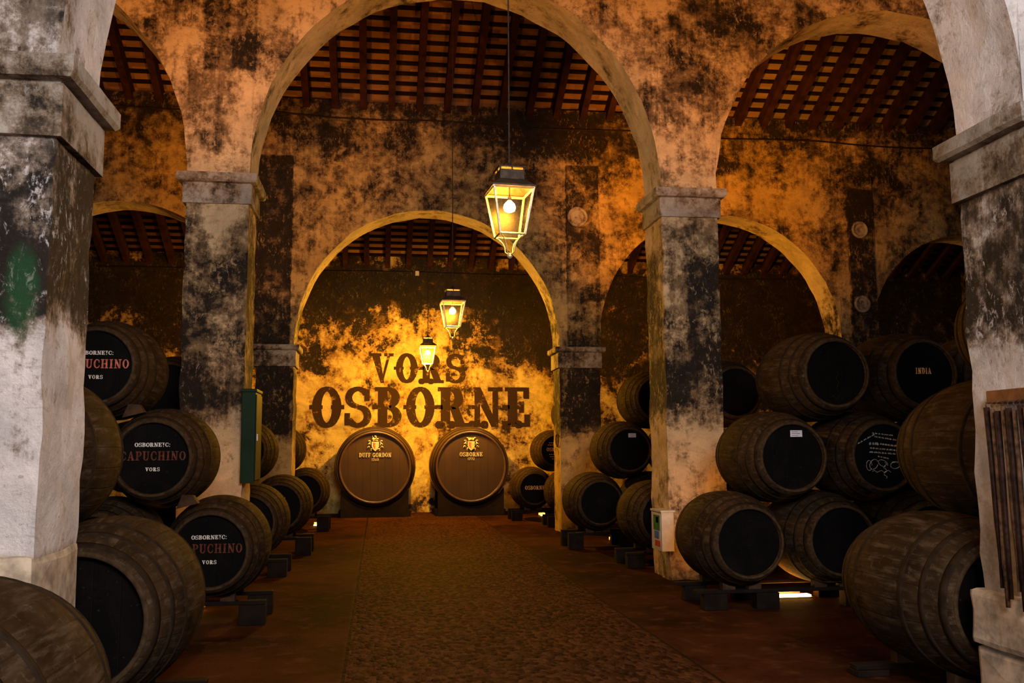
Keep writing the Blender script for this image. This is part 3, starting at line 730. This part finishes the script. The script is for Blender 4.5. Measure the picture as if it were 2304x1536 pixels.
# ------------------------------------------------------------ racks, wedges and light strips under the barrels
def rack(x0, x1, y, ztop, label, s=1.0, feet=None):
    t = thing('barrel_rack', label, 'rack', ((x0+x1)/2, y+.6*s, 0), 0, 'timber racks under the bottom barrels')
    hw = (x1-x0)/2
    n = max(2, int(round((x1-x0)/.97))+1)
    fx = [-hw+.12+(2*hw-.24)*i/(n-1) for i in range(n)] if feet is None else [f-(x0+x1)/2 for f in feet]
    for yy in (-.30*s, .30*s):
        bm = bmesh.new(); box(bm, (-hw, yy-.05, ztop-.062), (hw, yy+.05, ztop-.025), .006); obj('rail', bm, M['darkwood'], t)
        for xx in fx:
            bm = bmesh.new(); box(bm, (xx-.12, yy-.07, 0), (xx+.12, yy+.07, ztop-.062), .008); obj('foot_block', bm, M['darkwood'], t)
    return t
def wedges(t, xs, s, bz, ztop):
    """saddle wedges either side of each barrel of axis x in xs"""
    for xx in xs:
        for sd in (-1, 1):
            for yy in (-.30*s, .30*s):
                yl = yy
                rr = (R_+(B-R_)*(1-abs((yl+.0)/(LEN*s/2))**2.1))*s
                x_in, x_out = .07*s, .20*s
                za = bz-math.sqrt(rr*rr-x_in*x_in)-.012; zb = bz-math.sqrt(rr*rr-x_out*x_out)-.012
                z0 = ztop-.025
                if za <= z0+.004: za = z0+.004
                if zb <= za: continue
                zm = bz-math.sqrt(rr*rr-((x_in+x_out)/2)**2)-.014
                cx = xx-t.location.x
                bm = bmesh.new()
                pts = [(cx+sd*x_in, z0), (cx+sd*x_out, z0), (cx+sd*x_out, zb), (cx+sd*(x_in+x_out)/2, max(zm, z0+.004)), (cx+sd*x_in, za)]
                prism(bm, pts, yy-.045, yy+.045); bmesh.ops.recalc_face_normals(bm, faces=bm.faces)
                obj('saddle_wedge', bm, M['midwood'], t)
def rk(xs, y, z, lab, s=1.0, feet=None):
    zt = z-B*s+.02
    t = rack(min(xs)-.48*s, max(xs)+.48*s, y, zt, lab, s, feet); wedges(t, xs, s, z, zt)
rk([3.60, 4.565, 5.53], 8.9, .675, 'dark timber rack under the right stack with an orange glow below', 1.0, (3.32, 3.86, 4.80, 5.85))
rk([3.86], 5.42, .62, 'timber rack under the large barrel beside the right front pier', 1.12)
rk([-1.50, -2.50], 8.9, .70, 'timber rack under the lowest CAPUCHINO barrel')
rk([-1.62], 5.5, .67, 'timber rack under the large barrel behind the left front pier', 1.12)
rk([-1.53], 2.95, .62, 'timber rack under the nearest barrel in the left corner', 1.12)
rk([3.80, 4.82], 12.25, .68, 'timber rack just behind the right middle pier')
rk([3.50, 4.467], 14.7, .74, 'timber rack against the far right pier with a lit gap')
rk([3.44, 4.46], 20.75, .72, 'timber rack under the far OSBORNE barrel')
rk([3.93], 18.95, .70, 'timber rack behind the foot of the far right pier')
rk([-1.62, -2.59], 12.25, .70, 'timber rack below the green cabinet')
rk([-1.485, -2.52], 14.7, .75, 'timber rack before the far left pier')
rk([-1.43, -2.40], 18.95, .78, 'timber rack under the farthest barrel on the left')

def strip(x0, x1, y, z, p, label):
    bm = bmesh.new(); box(bm, (x0, y, z), (x1, y+.05, z+.02))
    t = thing('light_strip', label, 'lamp', ((x0+x1)/2, y, z), 0, 'orange light strips under the racks')
    bm.free(); hw = (x1-x0)/2
    bm = bmesh.new(); box(bm, (-hw, -.02, 0), (hw, .30, .012)); box(bm, (-hw, .30, 0), (hw, .31, .06)); obj('housing', bm, M['brass'], t)
    bm = bmesh.new(); box(bm, (-hw+.01, .0, .012), (hw-.01, .10, .030)); obj('diffuser', bm, M['led'], t)
    d = bpy.data.lights.new('strip_glow', 'AREA'); d.shape = 'RECTANGLE'; d.size = x1-x0; d.size_y = .08; d.energy = p; d.color = OR
    o = bpy.data.objects.new('strip_glow', d); C.objects.link(o); o.location = ((x0+x1)/2, y+.03, z+.035); o.rotation_euler = (PI-.5, 0, 0)
strip(4.10, 4.61, 9.74, .0, 26, 'bright orange light strip on the floor under the right stack rack')
strip(5.0, 5.3, 9.80, .0, 10, 'second orange light strip right of the bright one')
strip(4.01, 4.29, 16.0, .0, 14, 'orange light strip on the floor beside the far right pier')
strip(3.85, 4.08, 22.4, .0, 14, 'small distant orange light strip right of the great casks')
strip(-1.35, -1.1, 20.6, .0, 14, 'small distant orange light strip left of the great casks')
strip(-2.05, -1.75, 10.0, .0, 10, 'orange light strip behind the lowest CAPUCHINO barrel')
strip(-2.6, -2.2, 4.45, .02, 4, 'light strip behind the nearest barrel by the left front pier')

# small wooden wedges jammed between the stacked barrels
def wedge(x, y, z, label, rot=0, s=1):
    bm = bmesh.new(); prism(bm, [(-.10*s, 0), (.10*s, 0), (.07*s, .08*s), (-.02*s, .11*s)], -.05, .05); bmesh.ops.recalc_face_normals(bm, faces=bm.faces)
    o = obj('wooden_wedge', bm, M['midwood'], None); o.location = (x, y, z); o.rotation_euler = (0, rot, 0); tag(o, label, 'wedge', 'wedges between stacked barrels'); return o
wedge(-2.22, 9.05, 1.93, 'small wooden wedge on top of the middle CAPUCHINO barrel', -.25)
wedge(-1.72, 9.05, 1.10, 'small wooden wedge on top of the lowest CAPUCHINO barrel', -.25)
wedge(-1.98, 5.75, 1.13, 'wooden wedge on top of the large barrel behind the left front pier', -.3)

# ------------------------------------------------------------ the two great casks
CB, CR, CL = .985, .85, 1.45
def great_cask(x, kind, label):
    t = thing('great_cask', label, 'cask', (x, 22.8+CL/2, .195), 0, 'great casks before the back wall')
    n = 24; pf = lambda y: CR+(CB-CR)*(1-abs(y/(CL/2))**2)
    bm = bmesh.new(); lathe(bm, [(-CL/2+.07, CR-.05), (-CL/2, CR-.04)]+[(-CL/2+CL*i/n, pf(-CL/2+CL*i/n)) for i in range(n+1)]+[(CL/2, CR-.04), (CL/2-.07, CR-.05)], 96)
    obj('staves', bm, M['cask'], t, True, (0, 0, CB))
    for sgn in (-1, 1):
        bm = bmesh.new(); y = sgn*(CL/2-.06)
        # head slightly bowed, of vertical boards with fine joints
        prof = [(y+sgn*.02*(1-(r/.81)**2), r) for r in (.0005, .15, .3, .45, .6, .72, .81)]
        lathe(bm, prof, 96); bmesh.ops.recalc_face_normals(bm, faces=bm.faces)
        h = obj('head', bm, M['caskhead'], t, True, (0, 0, CB))
        for i in range(-4, 5):
            xx = i*.175+.06
            if abs(xx) > .78: continue
            zz = math.sqrt(.805**2-xx*xx)-.02
            if sgn < 0:
                bm = bmesh.new(); tube(bm, [(xx, y-.02*(1-(xx*xx+(zz*k/8)**2)/.656)-.0008, zz*k/8) for k in range(-8, 9)], .0016, 4); obj('board_joint', bm, M['darkwood'], h)
        for yy, wd in ((CL/2-.05, .07), (CL/2-.24, .05), (CL/2-.45, .05)):
            bm = bmesh.new(); a, b = sgn*yy-wd/2, sgn*yy+wd/2; ra, rb = pf(a)+.005, pf(b)+.005
            lathe(bm, [(a, ra-.01), (a, ra), (b, rb), (b, rb-.01)], 96, close=True); bmesh.ops.recalc_face_normals(bm, faces=bm.faces)
            obj('hoop', bm, M['hoop'], t, True, (0, 0, CB))
    yf = -CL/2+.06-.022
    # gilt crest: shield, crown or bird above, scrolled mantling either side
    bm = bmesh.new(); cz = .52
    sh = [(-.085, .09), (.085, .09), (.085, -.02), (.05, -.09), (0, -.135), (-.05, -.09), (-.085, -.02)]
    prism(bm, [(x_, z_+cz) for x_, z_ in sh], yf-.035, yf+.012)
    for sgn in (-1, 1):
        for k in range(6):
            a = math.radians(-55+k*30); rx = .135+.03*(k % 2)
            cx, cz2 = sgn*rx*math.cos(a), cz+.13*math.sin(a)+.01
            pts = [(cx+sgn*.035*math.cos(a+q*.9)*(1-q*.13), yf-.012, cz2+.035*math.sin(a+q*.9)*(1-q*.13)) for q in range(6)]
            tube(bm, pts, .015, 6, .006)
    if kind == 'duff':                      # small bird crest
        tube(bm, [(-.05, yf-.01, cz+.12), (-.01, yf-.015, cz+.16), (.03, yf-.015, cz+.18), (.02, yf-.01, cz+.215), (-.02, yf-.01, cz+.225)], .024, 8, .012)
        tube(bm, [(.0, yf-.01, cz+.15), (-.06, yf-.01, cz+.19), (-.07, yf-.01, cz+.23)], .012, 6, .005)
    else:                                   # helm with plumes
        tube(bm, [(-.06, yf-.01, cz+.12), (0, yf-.015, cz+.14), (.06, yf-.01, cz+.12)], .022, 8)
        for q in (-1, 0, 1): tube(bm, [(q*.05, yf-.01, cz+.13), (q*.08, yf-.01, cz+.175), (q*.11, yf-.01, cz+.18)], .014, 6, .006)
    cr = obj('gilt_crest', bm, M['gold'], t, False, (0, 0, CB))
    bm = bmesh.new(); prism(bm, [(-.06, cz-.0+.06), (.0, cz+.06), (0, cz-.09), (-.04, cz-.06), (-.06, cz-.0)], yf-.038, yf-.034); obj('enamel_field', bm, M['goldred'], cr)
    bm = bmesh.new()
    if kind == 'duff': letters(bm, 'DUFF GORDON', 0, .245, .76, .10, yf-.016, yf+.02, .10); letters(bm, '1768', 0, .155, .17, .06, yf-.016, yf+.02, .14)
    else: letters(bm, 'OSBORNE', 0, .245, .56, .10, yf-.016, yf+.02, .10); letters(bm, '1772', 0, .155, .17, .06, yf-.016, yf+.02, .14)
    bmesh.ops.recalc_face_normals(bm, faces=bm.faces); obj('gilt_lettering', bm, M['gold'], t, False, (0, 0, CB))
great_cask(-.07, 'duff', 'great varnished cask lettered DUFF GORDON with gilt crest, left of the pair')
great_cask(2.23, 'osb', 'great varnished cask lettered OSBORNE with gilt crest, right of the pair')
for x, lab in ((-.07, 'dark timber cradle under the left great cask'), (2.23, 'dark timber cradle under the right great cask')):
    t = thing('cask_cradle', lab, 'cradle', (x, 22.8+CL/2, 0), 0, 'cradles under the great casks')
    for yy in (-.58, .50):
        pr_ = CR+(CB-CR)*(1-abs(min(abs(yy-.07), abs(yy+.07))/(CL/2))**2)+.035
        zc = .195+CB
        bm = bmesh.new(); hw = .80; n = 24
        top = [(-hw+2*hw*i/n, 0) for i in range(n+1)]
        top = [(xx, zc-math.sqrt(max(pr_**2-xx*xx, 0))) for xx, _ in top]
        pts = [(-hw, 0)]+top+[(hw, 0)]
        A = []
        for (xa, za), (xb, zb) in zip(top, top[1:]):
            prism(bm, [(xa, 0), (xb, 0), (xb, max(.02, zb)), (xa, max(.02, za))], yy-.07, yy+.07)
        bmesh.ops.remove_doubles(bm, verts=bm.verts, dist=.0004)
        bmesh.ops.recalc_face_normals(bm, faces=bm.faces); obj('saddle', bm, M['darkwood'], t)
    bm = bmesh.new(); box(bm, (-.86, -.50, 0), (-.76, .42, .14)); obj('side_beam', bm, M['darkwood'], t)
    bm = bmesh.new(); box(bm, (.76, -.50, 0), (.86, .42, .14)); obj('side_beam', bm, M['darkwood'], t)

# ------------------------------------------------------------ lanterns
def lantern_proto():
    t = bpy.data.objects.new('hanging_lantern', None); C.objects.link(t); t.empty_display_size = .1
    W1, W0, Hh = .175, .108, .40      # half width top / bottom, glass height ; local z=0 at bottom frame
    # roof
    bm = bmesh.new()
    rings = []
    for hw, z in ((W1+.012, Hh), (W1+.012, Hh+.014), (.115, Hh+.075), (.108, Hh+.08), (.104, Hh+.165)):
        rings.append([bm.verts.new((sx*hw, sy*hw, z)) for sx, sy in ((-1, -1), (1, -1), (1, 1), (-1, 1))])
    for A_, B_ in zip(rings, rings[1:]):
        for i in range(4): bm.faces.new((A_[i], A_[(i+1) % 4], B_[(i+1) % 4], B_[i]))
    o = obj('roof', bm, M['iron'], t); md = o.modifiers.new('thickness', 'SOLIDIFY'); md.thickness = .004
    bm = bmesh.new(); box(bm, (-.122, -.122, Hh+.182), (.122, .122, Hh+.192), .003); lathe(bm, [(Hh+.192, .10), (Hh+.215, .05), (Hh+.235, .022), (Hh+.25, .014), (Hh+.27, .012)], 12, 'z')
    for sx in (-1, 0, 1):
        for sy in (-1, 0, 1):
            if sx or sy: box(bm, (sx*.104-.006, sy*.104-.006, Hh+.16), (sx*.104+.006, sy*.104+.006, Hh+.184))
    bmesh.ops.recalc_face_normals(bm, faces=bm.faces); obj('vent_cap', bm, M['iron'], t)
    def bar(p, q, r, nm, mat):
        bm = bmesh.new(); tube(bm, [p, q], r, 4); return obj(nm, bm, mat, t)
    cor = [(-1, -1), (1, -1), (1, 1), (-1, 1)]
    for i in range(4):
        a, b = cor[i], cor[(i+1) % 4]
        bar((a[0]*W0, a[1]*W0, 0), (a[0]*W1, a[1]*W1, Hh), .012, 'corner_bar', M['brass'])
        bar((a[0]*W0, a[1]*W0, 0), (b[0]*W0, b[1]*W0, 0), .010, 'bottom_bar', M['brass'])
        bar((a[0]*W1, a[1]*W1, Hh-.008), (b[0]*W1, b[1]*W1, Hh-.008), .012, 'top_bar', M['brass'])
        bm = bmesh.new(); k = .985
        bm.faces.new([bm.verts.new(v) for v in ((a[0]*W0*k, a[1]*W0*k, .01), (b[0]*W0*k, b[1]*W0*k, .01), (b[0]*W1*k, b[1]*W1*k, Hh-.01), (a[0]*W1*k, a[1]*W1*k, Hh-.01))])
        obj('glass_pane', bm, M['glass'], t)
        # scrolled bracket below
        bm = bmesh.new(); tube(bm, [(a[0]*W0*.98, a[1]*W0*.98, -.004), (a[0]*W0*.72, a[1]*W0*.72, -.02), (a[0]*.05, a[1]*.05, -.06), (a[0]*.036, a[1]*.036, -.10), (a[0]*.034, a[1]*.034, -.14), (a[0]*.02, a[1]*.02, -.155), (0, 0, -.158)], .0055, 6)
        obj('scroll_bracket', bm, M['brass'], t, True)
    bm = bmesh.new(); lathe(bm, [(-.150, .001), (-.152, .012), (-.166, .014), (-.176, .026), (-.190, .02), (-.20, .001)], 14, 'z'); bmesh.ops.recalc_face_normals(bm, faces=bm.faces); obj('finial', bm, M['brass'], t, True)
    bm = bmesh.new(); lathe(bm, [(.21, .001), (.212, .024), (.222, .044), (.25, .054), (.28, .046), (.303, .024), (.315, .016)], 24, 'z'); bmesh.ops.recalc_face_normals(bm, faces=bm.faces)
    obj('bulb', bm, M['bulb'], t, True)
    bm = bmesh.new(); lathe(bm, [(.312, .001), (.312, .018), (.345, .018), (.35, .006), (Hh+.16, .005)], 12, 'z'); bmesh.ops.recalc_face_normals(bm, faces=bm.faces); obj('socket', bm, M['iron'], t)
    bm = bmesh.new(); tube(bm, [(0, 0, Hh+.265), (0, 0, 5.6)], .007, 8); obj('suspension_rod', bm, M['iron'], t)
    return t
LP = lantern_proto(); LC = list(LP.children)
def lantern(x, y, z, rz, label, power):
    global LP_used
    if not LP_used: r = LP; LP_used = True
    else:
        r = LP.copy(); C.objects.link(r)
        for ch in LC:
            c = ch.copy(); C.objects.link(c); c.parent = r
    r.location = (x, y, z); r.rotation_euler = (0, 0, rz); tag(r, label, 'lantern', 'lit hanging lanterns')
    d = bpy.data.lights.new('lantern_bulb_light', 'POINT'); d.energy = power; d.color = YE; d.shadow_soft_size = .072
    o = bpy.data.objects.new('lantern_bulb_light', d); C.objects.link(o); o.location = (x, y, z+.26)
LP_used = False
lantern(1.11, 7.9, 3.43, .10, 'nearest and largest lit lantern, hanging in front of the middle arch', 270)
lantern(1.135, 14.6, 3.50, .06, 'middle lit lantern, hanging before the far arch', 380)
lantern(1.09, 21.2, 3.52, .02, 'smallest farthest lit lantern, hanging in front of the VORS lettering', 2500)

# ------------------------------------------------------------ green cabinet, white box, hooks, canes
t = thing('wall_cabinet', 'narrow dark green cabinet fixed to the side of the left middle pier', 'cabinet', (-1.48, 11.37, 1.23))
bm = bmesh.new(); box(bm, (-.075, -.27, 0), (.08, .27, 1.04), .008); obj('body', bm, M['green'], t)
bm = bmesh.new(); box(bm, (-.085, -.285, 1.04), (.095, .28, 1.075), .006); obj('lid', bm, M['green'], t)
bm = bmesh.new(); box(bm, (.08, -.25, .03), (.092, .25, 1.01), .004); dr = obj('door', bm, M['green'], t)
bm = bmesh.new(); box(bm, (.090, -.20, .48), (.104, -.17, .56), .002); obj('latch', bm, M['white'], dr)
t = thing('meter_box', 'off-white metal box on the corner of the right middle pier', 'box', (3.44, 11.30, .37))
bm = bmesh.new(); box(bm, (-.08, -.26, 0), (.075, .16, .46), .008); obj('body', bm, M['boxw'], t)
bm = bmesh.new(); box(bm, (-.09, -.275, .46), (.085, .17, .485), .004); obj('lid', bm, M['boxw'], t)
bm = bmesh.new(); box(bm, (-.084, -.22, .03), (-.0795, .13, .44), 0); pq = obj('side_panel', bm, M['boxw'], t)
for a, b, m_ in (((-.20, .24), (.05, .42), 'sgreen'), ((-.15, .33), (-.05, .40), 'syel'), ((-.16, .14), (.02, .23), 'sblue'), ((-.20, .05), (.0, .12), 'sred')):
    bm = bmesh.new(); box(bm, (-.0865, a[0], a[1]), (-.0842, b[0], b[1])); obj('coloured_sticker', bm, M[m_], pq)

t = thing('cane_rack', 'brown board with hooks on the right front pier, canes hanging below', 'rack', (3.53, 4.86, 1.84))
bm = bmesh.new(); box(bm, (-.035, -.22, 0), (.03, .16, .075), .004); obj('board', bm, M['board'], t)
ys = [.125, .075, .03, -.02, -.065, -.115, -.165, -.205]
for i, yy in enumerate(ys):
    bm = bmesh.new(); tube(bm, [(-.034, yy, .012), (-.06, yy, .006), (-.066, yy, -.012), (-.058, yy, -.022)], .004, 6); obj('hook', bm, M['rust'], t)
    top = -.01-.012*(i % 3); bot = -1.02-.05*((i*5) % 3)
    bm = bmesh.new(); lean = .045-.012*(i % 3)
    tube(bm, [(0, 0, 0), (0.002, -lean*.3, (bot-top)*.3), (.0, -lean*.6, (bot-top)*.65), (-.002, -lean, bot-top)], .017 if i % 2 == 0 else .013, 8, .012)
    c = obj('hanging_cane', bm, M['cane'] if i % 2 == 0 else M['cane2'], None, True); c.location = (3.53-.062, 4.86+yy, 1.84+top-.012)
    nm = ['first (leftmost) dark', 'second brown', 'third dark', 'fourth brown', 'fifth dark', 'sixth brown', 'seventh dark', 'last (rightmost) brown'][i]
    tag(c, nm+' cane hanging from the board on the right front pier', 'cane', 'canes on the right front pier')
# stone blocks of the pier feet
def block(a, b, parent):
    bm = bmesh.new(); box(bm, a, b, .035)
    bmesh.ops.subdivide_edges(bm, edges=bm.edges, cuts=2, use_grid_fill=True)
    for v in bm.verts: v.co += jit(v.co, .022, 5)
    obj('foot_stone', bm, M['stone'], parent, False)
block((3.50, 4.58, .44), (4.34, 5.31, .76), w0); block((3.53, 4.58, .0), (4.34, 5.31, .43), w0)
block((-2.40, 4.58, .0), (-1.47, 5.30, .68), w0); block((-2.38, 4.60, .70), (-1.54, 5.28, 1.13), w0)
# iron ring on the far right pier, round tie plates on the buttress strips
def ring(x, y, z, R, r, label, axis, plate=False):
    bm = bmesh.new(); n, m = 28, 10; rr = []
    for i in range(n):
        a = 2*PI*i/n; c = Vector((math.cos(a), 0, math.sin(a))) if axis == 'y' else Vector((0, math.cos(a), math.sin(a)))
        nn = Vector((0, 1, 0)) if axis == 'y' else Vector((1, 0, 0))
        rr.append([bm.verts.new(c*(R+r*math.cos(2*PI*j/m))+nn*r*math.sin(2*PI*j/m)) for j in range(m)])
    for i in range(n):
        for j in range(m): bm.faces.new((rr[i][j], rr[(i+1) % n][j], rr[(i+1) % n][(j+1) % m], rr[i][(j+1) % m]))
    if plate:
        rg = lathe(bm, [(-.01, R*.3), (-.02, R*.34), (.02, R)], 28, 'y'); disc(bm, rg[0])
    bmesh.ops.recalc_face_normals(bm, faces=bm.faces)
    o = obj('tie_plate' if plate else 'iron_ring', bm, M['cap'] if plate else M['rust'], None, True); o.location = (x, y, z)
    tag(o, label, 'tie plate' if plate else 'ring', 'round tie plates' if plate else None)
ring(3.45, 18.1, 1.76, .12, .014, 'iron ring hanging on the side of the far right pier', 'x')
ring(3.86, 17.82, 6.15, .17, .035, 'round plaster tie plate above the far right pier', 'y', True)
ring(9.82, 17.84, 6.05, .15, .03, 'upper round tie plate on the rightmost strip of the far wall', 'y', True)
ring(9.80, 17.84, 4.5, .15, .03, 'lower round tie plate on the rightmost strip of the far wall', 'y', True)

# cables along the far wall and the back wall
def cable(pts, label, r=.012, jbox=None):
    bm = bmesh.new(); tube(bm, pts, r, 6); t = thing('wall_cable', label, 'cable', (0, 0, 0)); obj('cord', bm, M['cable'], t)
    if jbox: bm = bmesh.new(); box(bm, (jbox[0]-.05, jbox[1]-.05, jbox[2]-.06), (jbox[0]+.05, jbox[1]+.01, jbox[2]+.06), .006); obj('junction_box', bm, M['boxw'], t)
cable([(-7+i*1.0, 17.86, 8.08+.03*math.sin(i*1.7)-.012*i) for i in range(20)], 'thin dark cable sagging along the top of the far wall', .014)
cable([(-7+i*1.0, 24.47, 6.22+.015*math.sin(i*1.1)) for i in range(23)], 'thin dark cable along the top of the back wall with a junction box', .012, (.97, 24.47, 6.2))
